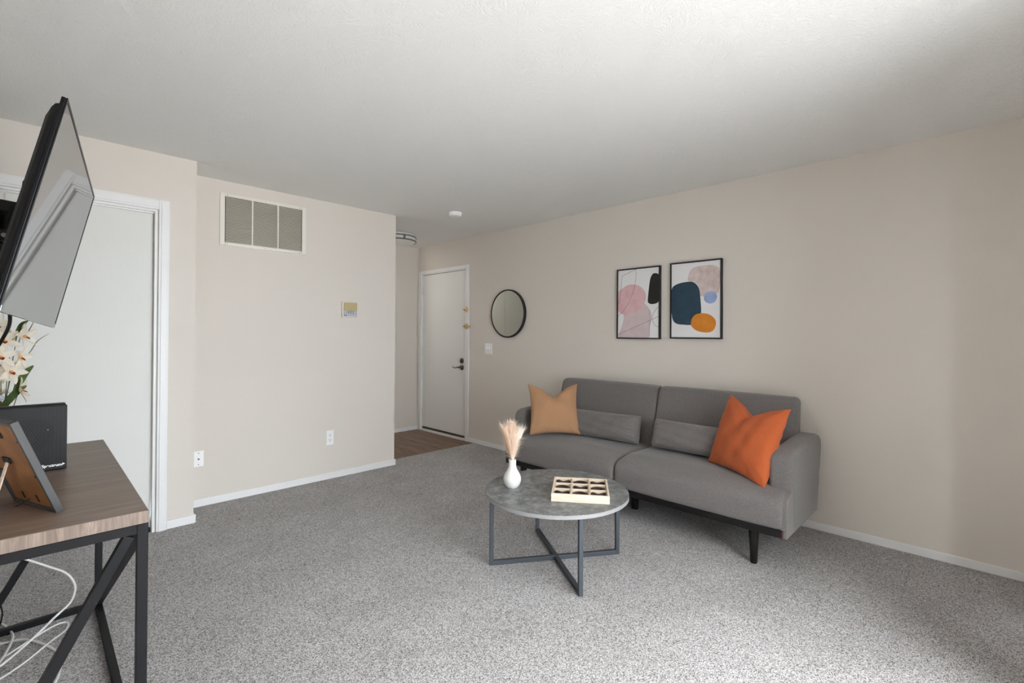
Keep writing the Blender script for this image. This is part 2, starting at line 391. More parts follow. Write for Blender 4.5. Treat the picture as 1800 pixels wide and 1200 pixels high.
def swing_guard(z, L):
    lt = MB(); lt.bx(XW-.020, XW-.0155, 4.425, 4.452, z-.034, z+.034, .002); 
    for k in (-1, 1):
        lt.cyl((XW-.024, 4.438, z+.026*k), (XW-.0155, 4.438, z+.026*k), .006, n=10)
    lt.bx(XW+.0075, XW+.0118, 4.483, 4.512, z-.030, z+.030, .002)
    lt.cyl((XW-.02, 4.495, z), (XW+.012, 4.495, z), .007, n=10); lt.lathe([(.001, -.029), (.008, -.027), (.009, -.023), (.006, -.019)], (XW, 4.495, z), 12, 'x')
    lt.tube(catmull([(XW-.022, 4.44, z+.009), (XW-.026, 4.44-L*.4, z+.009), (XW-.032, 4.44-L, z+.008), (XW-.032, 4.44-L, z-.008), (XW-.026, 4.44-L*.4, z-.009), (XW-.022, 4.44, z-.009)], 4), .0035, 8)
    obj('swing_guard', lt, M['brass'], d1, True, label='brass swing guard')
swing_guard(1.578, .045); swing_guard(1.376, .085)

# closet door
d2 = hub('door_2', (.2, YC, 0))
cs = MB()
for a, b, z0, z1 in ((.564, .621, 0, 2.138), (CX0-.06, CX0-.003, 0, 2.138)): cs.bx(a, b, YC-.017, YC, z0, z1, .003); cs.bx(a+.012, b-.009, YC-.021, YC-.0165, z0, z1-.009, .003)
cs.bx(CX0-.003, .564, YC-.0165, YC, 2.072, 2.138, .003); cs.bx(CX0-.003, .564, YC-.020, YC-.0163, 2.084, 2.129, .003)
obj('casing', cs, M['trim'], d2)
jb = MB(); jb.bx(.545, .558, YC-.004, YC+.115, 0, 2.07); jb.bx(CX0, .545, YC-.004, YC+.115, 2.058, 2.071); jb.bx(CX0, CX0+.012, YC, YC+.115, 0, 2.07); jb.bx(CX0, .545, YC+.022, YC+.034, 2.049, 2.060)
obj('jamb', jb, M['trim'], d2)
obj('door_leaf', MB().bx(-.118, .541, YC+.036, YC+.070, .018, 2.048, .002), M['grain'], d2)
obj('door_leaf', MB().bx(CX0+.015, -.124, YC+.036, YC+.070, .018, 2.048, .002), M['grain'], d2)
obj('floor_guide', MB().bx(.500, .540, YC+.012, YC+.034, 0, .03, .004), M['black'], d2)

# hall closet doors, seen only in the round mirror
d3 = hub('door_3', (XP, 4.96, 0))
cs = MB(); cs.bx(XP, XP+.014, 4.46, 4.508, -.006, 2.12, .003); cs.bx(XP, XP+.014, 5.422, 5.47, -.006, 2.12, .003); cs.bx(XP, XP+.014, 4.508, 5.422, 2.065, 2.12, .003)
obj('casing', cs, M['trim'], d3)
obj('door_leaf', MB().bx(XP-.045, XP-.010, 4.504, 4.9635, .005, 2.06, .002), M['door'], d3)
obj('door_leaf', MB().bx(XP-.045, XP-.010, 4.9665, 5.426, .005, 2.06, .002), M['door'], d3)
struct('wall_hall_closet', MB().bx(XP-1.0, XP-.9, YP+.116, YB+T, -.06, H), M['wall'])
# unseen corridor added so the fill light can reach the hall
struct('wall_fill_corridor', MB().bx(XP-T, XP, YB, 7.2, -.06, H).bx(3.20, 3.20+T, YB+T, 7.2, -.06, H).bx(XP-T, 3.20+T, 7.2, 7.2+T, -.06, H), M['wall'])
struct('ceiling_fill_corridor', MB().bx(XP-T, 3.20+T, YB+T, 7.2+T, H, H+.1), M['ceiling'])
struct('floor_fill_corridor', MB().bx(XP-T, 3.20+T, YB, 7.2+T, -.06, -.0105), M['plank'])

# patio door / window behind the camera with its drawn-back blinds
w1 = hub('window_1', (1.7, YW, 0))
fm = MB(); y0, y1 = YW-.10, YW-.02
fm.bx(WX0, WX0+.05, y0, y1, 0, WZ1); fm.bx(WX1-.05+.04, WX1, y0, y1, 0, WZ1); fm.bx(WX0+.05, WX1-.01, y0, y1, WZ1-.05, WZ1); fm.bx(WX0+.05, WX1-.01, y0, y1, 0, .04)
obj('frame', fm, M['alu'], w1)
obj('pane', MB().bx(WX0+.05, WX1-.01, YW-.075, YW-.069, .04, WZ1-.05), M['glass'], w1)
vb = thing('vertical_blind', 'white vinyl vertical blind drawn back beside the patio door', 'blind', (2.6, YW+.05, WZ1+.06))
obj('head_rail', MB().bx(WX0-.1, WX1+.08, YW+.001, YW+.05, WZ1+.02, WZ1+.075, .004), M['blind'], vb)
s0 = None
for i in range(14):
    if s0 is None:
        s0 = obj('slat', MB().box((2.24, YW+.055, 1.05), (.003, .085, 2.0), Matrix.Rotation(math.radians(62), 3, 'Z')), M['blind'], vb)
    else:
        s = s0.copy(); COL.objects.link(s); s.location.x += .036*i

# ------------------------------------------------------------------ sofa
SY0, SY1 = .765, 2.925; SM = 1.847
so = thing('sofa', 'grey upholstered two-seat sofa on dark tapered legs along the beige wall', 'sofa', (3.2, SM, 0))
obj('front_rail', MB().bx(2.842, 2.868, SY0+.022, SY1-.022, .195, .236, .003), M['sofa_dark'], so)
obj('end_cap', MB().bx(2.8415, 2.868, SY0+.018, SY0+.0225, .197, .236, .001), M['endcap'], so, label='reddish brown rail end')
obj('base_frame', MB().bx(2.868, 3.48, SY0+.16, SY1-.16, .199, .236, .003), M['sofa_dark'], so)
seat = densify(round_poly([(2.842, .232, .038), (2.836, .405, .085), (3.02, .438, .2), (3.42, .432, .04), (3.42, .232, .038)]))
for a, b in ((SY0+.012, SM-.001), (SM+.001, SY1-.012)):
    obj('seat_cushion', soft_extrude(seat, a, b, .036, bulge=.008), M['sofa'], so, True, angle=180)
back = densify(round_poly([(3.375, .40, .036), (3.405, .62, .2), (3.478, .880, .06), (3.60, .880, .045), (3.55, .40, .036)]))
for a, b in ((SY0+.112, SM-.001), (SM+.001, SY1-.112)):
    obj('backrest', soft_extrude(back, a, b, .034, bulge=.004), M['sofa'], so, True, angle=180)
arm = densify(round_poly([(2.965, .190, .032), (2.955, .630, .085), (3.625, .668, .10), (3.50, .190, .034)]))
ar_ = obj('armrest', soft_extrude(arm, SY0, SY0+.125, .026, bulge=.003), M['sofa'], so, True, angle=180)
pipe = inset2(arm, .006); obj('piping', MB().tube([(p.x, SY0+.010, p.y) for p in pipe if p.y > .30], .0028, 6), M['sofa'], ar_, True)
obj('armrest', soft_extrude(arm, SY1-.125, SY1, .026, bulge=.003), M['sofa'], so, True, angle=180)
side = densify(round_poly([(2.853, .192, .008), (2.846, .404, .09), (3.02, .43, .1), (3.53, .43, .02), (3.49, .192, .01)]))
obj('side_panel', soft_extrude(side, SY0+.001, SY0+.034, .006), M['sofa'], so, True, angle=180)
obj('side_panel', soft_extrude(side, SY1-.034, SY1-.001, .010), M['sofa'], so, True, angle=180)
for x, y in ((2.893, .945), (2.893, SY1-.18), (3.47, .925), (3.47, SY1-.16)):
    obj('leg', MB().lathe([(.0175, 0), (.0185, .004), (.028, .198)], (x, y, 0), 20), M['sofa_dark'], so, True)
obj('leg', MB().lathe([(.024, 0), (.025, .004), (.026, .198)], (3.16, SM+.01, 0), 16), M['sofa_dark'], so, True)

def pillow(name, label, cat, c, yaw, tilt, roll, w, h, thick, mat, chop=0, ears=.06, group=None, soft=.5, bulgepow=.5, wr=.004, seed=1, sag=0, box=2):
    n = Vector((math.cos(yaw), math.sin(yaw), 0)); a = Vector((-n.y, n.x, 0)); z = Vector((0, 0, 1))
    u = z*math.cos(tilt)-n*math.sin(tilt); n2 = n*math.cos(tilt)+z*math.sin(tilt)
    a2 = a*math.cos(roll)+u*math.sin(roll); u2 = u*math.cos(roll)-a*math.sin(roll)
    rnd = random.Random(seed); ph = [rnd.uniform(0, 6.28) for _ in range(8)]
    mb = MB(); N = 36; c = Vector(c); grid = {}
    for sgn in (1, -1):
        for i in range(N+1):
            for j in range(N+1):
                if sgn < 0 and (i in (0, N) or j in (0, N)): grid[sgn, i, j] = grid[1, i, j]; continue
                s, t = -1+2*i/N, -1+2*j/N
                s, t = math.sin(s*PI/2)*.35+s*.65, math.sin(t*PI/2)*.35+t*.65
                pin = 1-ears*(1-t*t)*(abs(s)**3); pit = 1-ears*(1-s*s)*(abs(t)**3)
                x = s*pin*w/2; y = t*pit*h/2
                if chop:
                    v = math.exp(-(abs(s)/.42)**1.35); y -= chop*v*max(0, (t+.25)/1.25)**1.6
                if sag and t < 0: y += 0
                th = thick/2*max(0, (1-abs(s)**(box*2 if box > 2 else 2)))**bulgepow*max(0, (1-abs(t)**box))**bulgepow
                if chop and t > 0: th *= 1-.35*math.exp(-(s/.12)**2)*t
                e = max(abs(s), abs(t))
                th += wr*math.sin(9*s+ph[0]+3*t)*math.sin(7*t+ph[1]-4*s)*(1-e**4)
                th += wr*.8*math.sin(26*math.atan2(t, s)+ph[2])*e**6*(1-e**8)*2
                grid[sgn, i, j] = mb.bm.verts.new(c+a2*x+u2*y+n2*(sgn*th))
    for sgn in (1, -1):
        for i in range(N):
            for j in range(N):
                q = [grid[sgn, i, j], grid[sgn, i+1, j], grid[sgn, i+1, j+1], grid[sgn, i, j+1]]
                mb.bm.faces.new(q if sgn > 0 else q[::-1])
    o = obj(name, mb, mat, None, True, angle=180)
    ob = tag(o, label, cat, group)
    piv = Vector((c.x, c.y, c.z-h/2)); o.data.transform(Matrix.Translation(-piv)); o.location = piv
    # seam round the edge
    ring = [(i, 0) for i in range(N)]+[(N, j) for j in range(N)]+[(i, N) for i in range(N, 0, -1)]+[(0, j) for j in range(N, 0, -1)]
    return o
pillow('lumbar_cushion', 'grey lumbar cushion beside the tan pillow', 'cushion', (3.268, 2.205, .552), PI, .26, .02, .64, .215, .17, M['sofa'], ears=.035, bulgepow=.5, seed=3, wr=.006, box=4)
pillow('lumbar_cushion', 'grey lumbar cushion partly behind the orange pillow', 'cushion', (3.275, 1.475, .558), PI, .30, -.005, .60, .21, .165, M['sofa'], ears=.035, bulgepow=.5, seed=5, wr=.006, box=4)
pillow('throw_pillow', 'tan square throw pillow with a chopped top at the sofa\'s far end', 'pillow', (3.085, 2.582, .662), 3.964, .38, .007, .425, .44, .17, M['tan'], chop=.115, ears=.10, seed=11)
pillow('throw_pillow', 'burnt orange throw pillow leaning on the near sofa arm', 'pillow', (3.112, 1.062, .655), 2.60, .33, -.05, .515, .485, .18, M['rust'], chop=.105, ears=.10, seed=23, wr=.006)

# ------------------------------------------------------------------ coffee table and what stands on it
TC = Vector((2.122, 1.755, 0)); TR, TZ = .405, .400
ct = thing('coffee_table', 'round coffee table with a grey concrete-look top on crossed slate metal legs', 'table', TC)
obj('tabletop', MB().lathe([(TR-.002, TZ-.022), (TR, TZ-.020), (TR, TZ-.0015), (TR-.0015, TZ)], TC, 96), [M['concrete']], ct, True)
ed = MB(); ed.lathe([(TR+.0008, TZ-.0205), (TR+.0008, TZ-.002)], TC, 96, cap0=False, cap1=False); obj('edge_band', ed, M['edge'], ct, True)
A, B, Cc, D = Vector((1.812, 1.962, 0)), Vector((1.912, 1.425, 0)), Vector((2.432, 1.548, 0)), Vector((2.332, 2.085, 0))
for p in (A, B, Cc, D):
    rot = Matrix.Rotation(math.atan2(p.y-TC.y, p.x-TC.x), 3, 'Z')
    obj('leg', MB().box((p.x, p.y, (TZ-.022)/2), (.022, .022, TZ-.022), rot, .0015, 1), M['steel'], ct)
for p, q in ((A, Cc), (B, D)):
    d = (q-p).normalized()*.011; zz = Vector((0, 0, .0125))
    obj('floor_bar', MB().bar(p+d+zz, q-d+zz, .022, .024 if p is A else .0243, .001), M['steel'], ct)

vs = thing('bud_vase', 'white bulb-shaped ceramic vase on the round table', 'vase', (1.962, 1.951, TZ))
prof = [(.001, .004), (.024, 0), (.031, .003), (.043, .018), (.0505, .04), (.0495, .06), (.041, .082), (.030, .100), (.0235, .116), (.0215, .130), (.0215, .158), (.0225, .160), (.019, .160), (.018, .13), (.02, .116), (.012, .1)]
P2 = [(p.x, p.y) for p in catmull([(a, b, 0) for a, b in prof], 4)]
obj('body', MB().lathe([(max(r, .0008), h) for r, h in P2], (1.962, 1.951, TZ), 40), M['ceramic'], vs, True, angle=60)
pg = thing('dried_pampas', 'peach pampas plumes standing in the white vase', 'dried flowers', (1.962, 1.951, TZ+.10))
rnd = random.Random(4)
VB = Vector((1.962, 1.951, TZ))
for pi, (lean, az, hgt, mat) in enumerate([(-.008, 0, .325, 'pampas'), (.050, .3, .285, 'pampas2'), (-.046, .2, .30, 'pampas'), (.03, 2.0, .305, 'pampas2'), (-.024, -1.2, .315, 'pampas')]):
    mb = MB(); side = Vector((.707, -.707, 0))
    d0 = side*lean*math.cos(az)+Vector((.707, .707, 0))*lean*math.sin(az)
    axis = catmull([VB+Vector((0, 0, .10)), VB+d0*.12+Vector((0, 0, .175)), VB+d0*.55+Vector((0, 0, .25)), VB+d0*1.1+Vector((0, 0, hgt))], 10)
    mb.tube(axis, .0022, 6, .0008)
    for k in range(900):
        t = rnd.random()**.9; i = min(len(axis)-1, int((.22+.76*t)*(len(axis)-1))); p = axis[i]; ang = rnd.uniform(0, 2*PI)
        out = Vector((math.cos(ang), math.sin(ang), 0)); L = (.05+.06*rnd.random())*(1.1-.3*t)
        droop = rnd.random() < .07 and t > .12; upw = .05 if droop else 1.0
        m = p+out*L*.22+Vector((0, 0, L*.55*upw)); e = p+out*L*(.30+.45*rnd.random())+Vector((0, 0, L*(.75+.45*rnd.random())*upw))
        if droop: e = p+out*L*.7+Vector((0, 0, .12*L))
        if e.z > VB.z+.40: e.z = VB.z+.40-.03*rnd.random()
        sd = out.cross(Vector((0, 0, 1))).normalized()*.0013
        v = [mb.bm.verts.new(x) for x in (p-sd, p+sd, m+sd*.9, m-sd*.9, e)]
        mb.bm.faces.new((v[0], v[1], v[2], v[3])); mb.bm.faces.new((v[3], v[2], v[4]))
    obj('plume', mb, M[mat], pg)['kind'] = 'stuff'

# noughts and crosses tray
ty = Vector((.2449, .181, 0)).normalized(); tx = Vector((ty.y, -ty.x, 0)); t0 = Vector((1.944, 1.643, TZ)); TS = .305
rotT = Matrix((tx, ty, Vector((0, 0, 1)))).transposed()
tcen = t0+(tx+ty)*TS/2
tt = thing('game_tray', 'square pale wooden noughts and crosses tray on the round table', 'board game', tcen, math.atan2(tx.y, tx.x))
def tb(mb, x0, x1, y0, y1, z0, z1, bev=.001):
    return mb.box(((x0+x1)/2-TS/2, (y0+y1)/2-TS/2, (z0+z1)/2), (x1-x0, y1-y0, z1-z0), None, bev, 1)
th, wt = .042, .011
obj('tray_base', tb(MB(), wt, TS-wt, wt, TS-wt, 0, .006), M['pine'], tt, local=True)
for a in ((0, TS, 0, wt), (0, TS, TS-wt, TS), (0, wt, wt, TS-wt), (TS-wt, TS, wt, TS-wt)): obj('rim', tb(MB(), *a, 0, th), M['pine'], tt, local=True)
cell = (TS-2*wt-2*.008)/3
for k in (1, 2):
    x = wt+k*cell+(k-1)*.008
    obj('divider', tb(MB(), x, x+.008, wt, TS-wt, .006, th-.002), M['pine'], tt, local=True)
    for m in range(3):
        xa = wt+m*(cell+.008); obj('divider', tb(MB(), xa+.0002, xa+cell-.0002, x, x+.008, .006, th-.0025), M['pine'], tt, local=True)
names = {(0, 2): 'far left', (1, 2): 'far middle', (2, 2): 'far right', (0, 1): 'middle left', (1, 1): 'centre', (2, 1): 'middle right', (0, 0): 'near left', (1, 0): 'near middle', (2, 0): 'near right'}
xm = MB()
for sg in (1, -1): xm.box((0, 0, .0125+.0002*sg), (.096, .017, .025), Matrix.Rotation(sg*PI/4, 3, 'Z'), .001, 1)
om = MB(); R = [(.039, 0), (.039, .024), (.037, .025), (.028, .025), (.026, .024), (.026, 0), (.039, 0)]; om.lathe(R, (0, 0, 0), 36, cap0=False, cap1=False)
Xo = obj('cross_piece', xm, M['piece']); Oo = obj('nought_piece', om, M['piece'], None, True)
first = {'X': Xo, 'O': Oo}; used = set()
for (i, j), nm in names.items():
    kd = 'X' if (i+j) % 2 == 0 else 'O'; o = first[kd]
    if kd in used: o = o.copy(); COL.objects.link(o)
    used.add(kd)
    lp = Vector((wt+i*(cell+.008)+cell/2-TS/2, wt+j*(cell+.008)+cell/2-TS/2, .0062))
    o.location = tcen+rotT @ lp; o.rotation_euler = (0, 0, math.atan2(tx.y, tx.x))
    tag(o, 'dark wooden %s in the %s compartment of the game tray' % ('cross' if kd == 'X' else 'ring', nm), 'game piece', 'crosses in the game tray' if kd == 'X' else 'noughts in the game tray')

# ------------------------------------------------------------------ pictures, mirror, switch on the right wall
def homog(src):
    """unit square (u right, v up) from four traced corners TL TR BR BL"""
    import numpy as np
    dst = [(0, 1), (1, 1), (1, 0), (0, 0)]; Am = []; bv = []
    for (x, y), (u, v) in zip(src, dst):
        Am += [[x, y, 1, 0, 0, 0, -u*x, -u*y], [0, 0, 0, x, y, 1, -v*x, -v*y]]; bv += [u, v]
    h = np.linalg.solve(np.array(Am, float), np.array(bv, float))
    return lambda x, y: ((h[0]*x+h[1]*y+h[2])/(h[6]*x+h[7]*y+1), (h[3]*x+h[4]*y+h[5])/(h[6]*x+h[7]*y+1))
def picture(label, y1, y0, z0, z1, corners, shapes, lines, mats):
    """framed print on the right wall; y1 is the edge to the viewer's left"""
    t = thing('framed_print', label, 'picture', (XW, (y0+y1)/2, z0)); fw, fd = .011, .028
    f = MB(); f.bx(XW-fd, XW, y0, y0+fw, z0, z1, .001, 1); f.bx(XW-fd, XW, y1-fw, y1, z0, z1, .001, 1); f.bx(XW-fd, XW, y0+fw, y1-fw, z0, z0+fw, .001, 1); f.bx(XW-fd, XW, y0+fw, y1-fw, z1-fw, z1, .001, 1)
    obj('frame', f, M['blackm'], t)
    mb = MB(); mb.bx(XW-.019, XW-.004, y0+fw, y1-fw, z0+fw, z1-fw)
    g = homog(corners); cl = lambda v: min(max(v, 0), 1); W_, H_ = y1-y0-2*fw, z1-z0-2*fw
    pt = lambda u, v, dx: Vector((XW-.019-dx, y1-fw-cl(u)*W_, z0+fw+cl(v)*H_)); k = 0
    for mi, pts in shapes:
        k += 1; sm = catmull([(x, y, 0) for x, y in pts], 5, True); q = []
        for s_ in sm:
            v = pt(*g(s_.x, s_.y), .0002*k)
            if not q or (v-q[-1]).length > 1e-5: q.append(v)
        if (q[0]-q[-1]).length < 1e-5: q.pop()
        mb.ngon(q, mi)
    for pts in lines:
        k += 1; sm = [pt(*g(s_.x, s_.y), .0002*k) for s_ in catmull([(x, y, 0) for x, y in pts], 6)]; wd = .0011
        L = []; Rr = []
        for i, p in enumerate(sm):
            d = (sm[min(i+1, len(sm)-1)]-sm[max(i-1, 0)]).normalized(); nn = Vector((0, -d.z, d.y))*wd; L.append(mb.bm.verts.new(p+nn)); Rr.append(mb.bm.verts.new(p-nn))
        for i in range(len(sm)-1): mb.bm.faces.new((L[i], L[i+1], Rr[i+1], Rr[i])).material_index = 1
    bmesh.ops.triangulate(mb.bm, faces=[f_ for f_ in mb.bm.faces if len(f_.verts) > 4])
    obj('print', mb, [M['paper'], M['blackm']]+mats, t)
pink = m_water('print_pink', rgb(214, 170, 176), rgb(222, 186, 188)); mauve = m_water('print_mauve', rgb(206, 188, 190), rgb(214, 198, 198))
blush = m_water('print_blush', rgb(196, 178, 174), rgb(222, 206, 202)); navy = m_water('print_navy', rgb(28, 54, 72), rgb(34, 64, 82)); sky = m_water('print_blue', rgb(136, 156, 200), rgb(164, 180, 214)); amber = m_water('print_amber', rgb(206, 124, 28), rgb(216, 136, 38))
picture('framed abstract print in pink and black with thin curved lines', 2.345, 1.930, 1.250, 1.862, [(178, 297), (632, 250), (632, 1035), (178, 1038)],
    [(3, [(245, 780), (300, 720), (380, 680), (466, 660), (520, 710), (548, 780), (545, 850), (525, 930), (515, 1038), (350, 1040), (186, 1038), (215, 930), (240, 840)]),
     (2, [(172, 560), (215, 500), (275, 460), (340, 448), (410, 462), (460, 505), (486, 570), (480, 620), (466, 660), (430, 715), (380, 755), (320, 782), (250, 788), (205, 765), (172, 725)]),
     (1, [(590, 320), (618, 328), (635, 350), (638, 480), (632, 610), (615, 645), (580, 660), (540, 662), (512, 645), (508, 610), (520, 480), (535, 380), (560, 330)])],
    [[(180, 668), (200, 590), (212, 480), (222, 352)], [(222, 352), (300, 316), (385, 272)], [(370, 272), (378, 340), (365, 450), (325, 580), (260, 710), (180, 803)], [(180, 1005), (400, 905), (632, 797)], [(630, 685), (585, 740), (560, 800), (565, 850), (590, 895), (630, 918)]],
    [pink, mauve])
picture('framed abstract print with navy, blush, blue and amber rounded shapes', 1.842, 1.427, 1.256, 1.868, [(772, 222), (1315, 165), (1318, 1028), (772, 1028)],
    [(2, [(957, 400), (962, 330), (990, 275), (1060, 240), (1180, 224), (1250, 230), (1300, 262), (1312, 330), (1308, 450), (1285, 530), (1230, 548), (1150, 568), (1095, 566), (1080, 500), (1050, 430)]),
     (3, [(766, 560), (775, 490), (805, 452), (870, 425), (960, 410), (1020, 418), (1065, 460), (1085, 520), (1095, 620), (1100, 755), (1060, 820), (1000, 885), (900, 887), (830, 877), (790, 840), (772, 760), (766, 660)]),
     (4, [(1132, 590), (1150, 535), (1200, 515), (1255, 525), (1277, 575), (1255, 630), (1200, 650), (1150, 630)]),
     (5, [(990, 880), (1000, 820), (1040, 775), (1110, 757), (1190, 770), (1245, 810), (1268, 860), (1255, 920), (1220, 960), (1150, 972), (1060, 955), (1005, 915)])],
    [], [blush, navy, sky, amber])

mr = thing('wall_mirror', 'round mirror in a thin black frame on the beige wall', 'mirror', (XW, 3.733, 1.51))
obj('frame', MB().lathe([(.250, 0), (.262, 0), (.264, -.004), (.264, -.030), (.262, -.032), (.250, -.032), (.249, -.031), (.249, -.024), (.250, 0)], (XW, 3.733, 1.51), 72, 'x', cap0=False, cap1=False), M['blackm'], mr, True)
obj('glass', MB().lathe([(.2495, -.010), (.2495, -.028)], (XW, 3.733, 1.51), 72, 'x'), M['mirror'], mr, True)

sw = thing('light_switch', 'white double toggle switch plate below the round mirror', 'switch', (XW, 4.062, 1.055))
obj('plate', MB().bx(XW-.006, XW, 4.003, 4.121, 1.054, 1.177, .003), M['white'], sw)
for y in (4.04, 4.085): obj('toggle', MB().box((XW-.013, y, 1.118), (.02, .012, .022), Matrix.Rotation(.4, 3, 'Y'), .003), M['white'], sw)

# ------------------------------------------------------------------ vent, thermostat, outlets on the partition
vt = thing('wall_vent', 'white return air vent with three louvred bays high on the partition wall', 'vent', (1.31, YP, 1.948))
vx0, vx1, vz0, vz1 = .988, 1.632, 1.948, 2.348; mg = .034
f = MB(); f.bx(vx0, vx0+mg, YP-.012, YP, vz0, vz1, .003); f.bx(vx1-mg, vx1, YP-.012, YP, vz0, vz1, .003); f.bx(vx0+mg, vx1-mg, YP-.0118, YP, vz0, vz0+mg*.75, .003); f.bx(vx0+mg, vx1-mg, YP-.0118, YP, vz1-mg*.75, vz1, .003)
obj('frame', f, M['ventw'], vt)
bw = (vx1-vx0-2*mg)/3
for k in (1, 2): obj('mullion', MB().bx(vx0+mg+bw*k-.005, vx0+mg+bw*k+.005, YP-.0115, YP, vz0+mg*.75, vz1-mg*.75, .001, 1), M['ventw'], vt)
obj('backing', MB().bx(vx0+.02, vx1-.02, YP-.0015, YP-.0005, vz0+.02, vz1-.02), M['dark'], vt)
for k in range(3):
    mb = MB(); z = vz0+mg*.75+.006
    while z < vz1-mg*.75-.004:
        mb.box((vx0+mg+bw*(k+.5), YP-.0062, z), (bw-.010, .0018, .0102), Matrix.Rotation(math.radians(-38), 3, 'X')); z += .0108
    obj('louvre', mb, M['louver'], vt)['kind'] = 'stuff'
for x in (vx0+.05, (vx0+vx1)/2, vx1-.05):
    for z in (vz0+.012, vz1-.012): obj('screw', MB().lathe([(.0045, 0), (.0045, -.0125), (.003, -.014)], (x, YP, z), 10, 'y'), M['louver'], vt, True)

th_ = thing('thermostat', 'square beige and silver thermostat on the partition wall', 'thermostat', (2.026, YP, 1.43))
obj('body', MB().bx(1.954, 2.098, YP-.028, YP, 1.430, 1.569, .004), M['ventw'], th_)
obj('cover', MB().bx(1.963, 2.092, YP-.034, YP-.028, 1.489, 1.561, .002), M['beige'], th_, label='aged beige upper cover')
obj('control_panel', MB().bx(1.963, 2.092, YP-.032, YP-.028, 1.437, 1.486, .002), M['silver'], th_, label='silver lower panel')
for k in range(3):
    x = 2.005+k*.023
    s_ = MB(); s_.bx(x, x+.004, YP-.0345, YP-.032, 1.466, 1.484); s_.bx(x+.004, x+.017, YP-.0345, YP-.032, 1.480, 1.484); s_.bx(x+.004, x+.017, YP-.0345, YP-.032, 1.466, 1.470)
    lever = obj('setting_lever', s_, M['black'], th_)
    obj('slot_face', MB().bx(x+.004, x+.018, YP-.033, YP-.032, 1.470, 1.480), M['white'], lever)
for k in range(2): obj('button', MB().lathe([(.004, 0), (.004, -.003)], (1.973+k*.014, YP-.032, 1.444), 10, 'y'), M['black'], th_, True)

def outlet(x0, x1, z0, z1):
    t = thing('power_outlet', 'white duplex power outlet low on the partition wall', 'outlet', ((x0+x1)/2, YP, z0)); xc = (x0+x1)/2; zc = (z0+z1)/2
    obj('plate', MB().bx(x0, x1, YP-.006, YP, z0, z1, .003), M['white'], t)
    for s_ in (-1, 1):
        r = obj('receptacle', MB().box((xc, YP-.0072, zc+s_*.021), (.032, .003, .029), None, .0012), M['white'], t)
        sl = MB()
        for dx, dz, w_, h_ in ((-.0065, .004, .003, .009), (.0065, .004, .003, .008), (0, -.0075, .005, .005)): sl.box((xc+dx, YP-.0087, zc+s_*.021+dz), (w_, .0006, h_))
        obj('slots', sl, M['dark'], r)
outlet(1.826, 1.893, .296, .424)
cp = thing('cable_wall_plate', 'white cable wall plate in the corner beside the closet', 'wall plate', (.864, YP, .293))
obj('plate', MB().bx(.828, .900, YP-.006, YP, .293, .409, .003), M['white'], cp)
jk = MB(); jk.cyl((.866, YP-.006, .351), (.866, YP-.016, .351), .006, n=12); obj('jack', jk, M['nickel'], cp, True)
for z in (.310, .393): obj('screw', MB().lathe([(.0035, -.005), (.0035, -.0075)], (.866, YP, z), 10, 'y'), M['nickel'], cp, True)

# ------------------------------------------------------------------ ceiling things
sd = thing('smoke_detector', 'round white smoke detector on the textured ceiling', 'smoke detector', (2.835, 3.61, H))
obj('base_plate', MB().lathe([(.062, 0), (.062, -.012)], (2.835, 3.61, H), 36), M['white'], sd, True)
obj('housing', MB().lathe([(.060, -.012), (.058, -.026), (.05, -.034), (.02, -.036)], (2.835, 3.61, H), 36), M['white'], sd, True)
obj('test_button', MB().lathe([(.008, -.0345), (.008, -.039)], (2.855, 3.60, H), 14), M['white'], sd, True)
LC = (2.987, 4.89, H); LR = .222
lt = thing('ceiling_light', 'drum ceiling light with two chrome bands in the entry hall', 'light', LC)
obj('canopy', MB().lathe([(.11, 0), (.11, -.022)], LC, 40), M['white'], lt, True)
obj('diffuser', MB().lathe([(LR-.016, -.008), (LR-.013, -.012), (LR-.013, -.088), (LR-.03, -.098), (LR-.09, -.108), (.002, -.112)], LC, 64), M['frost'], lt, True)
for z in (-.030, -.076): obj('chrome_band', MB().lathe([(LR-.012, z), (LR, z), (LR, z-.014), (LR-.012, z-.014), (LR-.012, z)], LC, 64, cap0=False, cap1=False), M['chrome'], lt, True, label='polished chrome band')
for a in (-100, 20, 140):
    a = math.radians(a); c = Vector(LC)+Vector((math.cos(a)*(LR+.002), math.sin(a)*(LR+.002), -.06))
    obj('chrome_clip', MB().box(c, (.012, .022, .060), Matrix.Rotation(a, 3, 'Z'), .002), M['chrome'], lt)

# ------------------------------------------------------------------ console table
CZ0 = .775; cx0, cx1, cy0, cy1 = -.165, .237, 1.700, 2.961
cn = thing('console_table', 'brown wood-top console table with a black metal braced frame under the television', 'table', ((cx0+cx1)/2, (cy0+cy1)/2, 0))
tp = MB(); tp.bx(cx0, cx1, cy0, cy1, CZ0-.036, CZ0, .0012, 1)
o = obj('tabletop', tp, [M['console'], M['console_edge']], cn)
for p in o.data.polygons:
    if abs(p.normal.z) < .5: p.material_index = 1
q = .026; zt = CZ0-.036
xs, ys = (cx0+q/2, cx1-q/2), (cy0+q/2, cy1-q/2)
for x in xs:
    for y in ys: obj('leg', MB().bx(x-q/2, x+q/2, y-q/2, y+q/2, 0, zt, .0015, 1), M['metal_black'], cn)
for y in ys:
    for z in (zt-q/2, q/2):
        if y == ys[0] and z < .1: continue
        obj('end_rail', MB().bx(xs[0]+q/2, xs[1]-q/2, y-q/2+.0005, y+q/2-.0005, z-q/2, z+q/2-.0004, .001, 1), M['metal_black'], cn)
for x in xs:
    for z in (zt-q/2, q/2): obj('side_rail', MB().bx(x-q/2+.0005, x+q/2-.0005, ys[0]+q/2, ys[1]-q/2, z-q/2, z+q/2-.0004, .001, 1), M['metal_black'], cn)
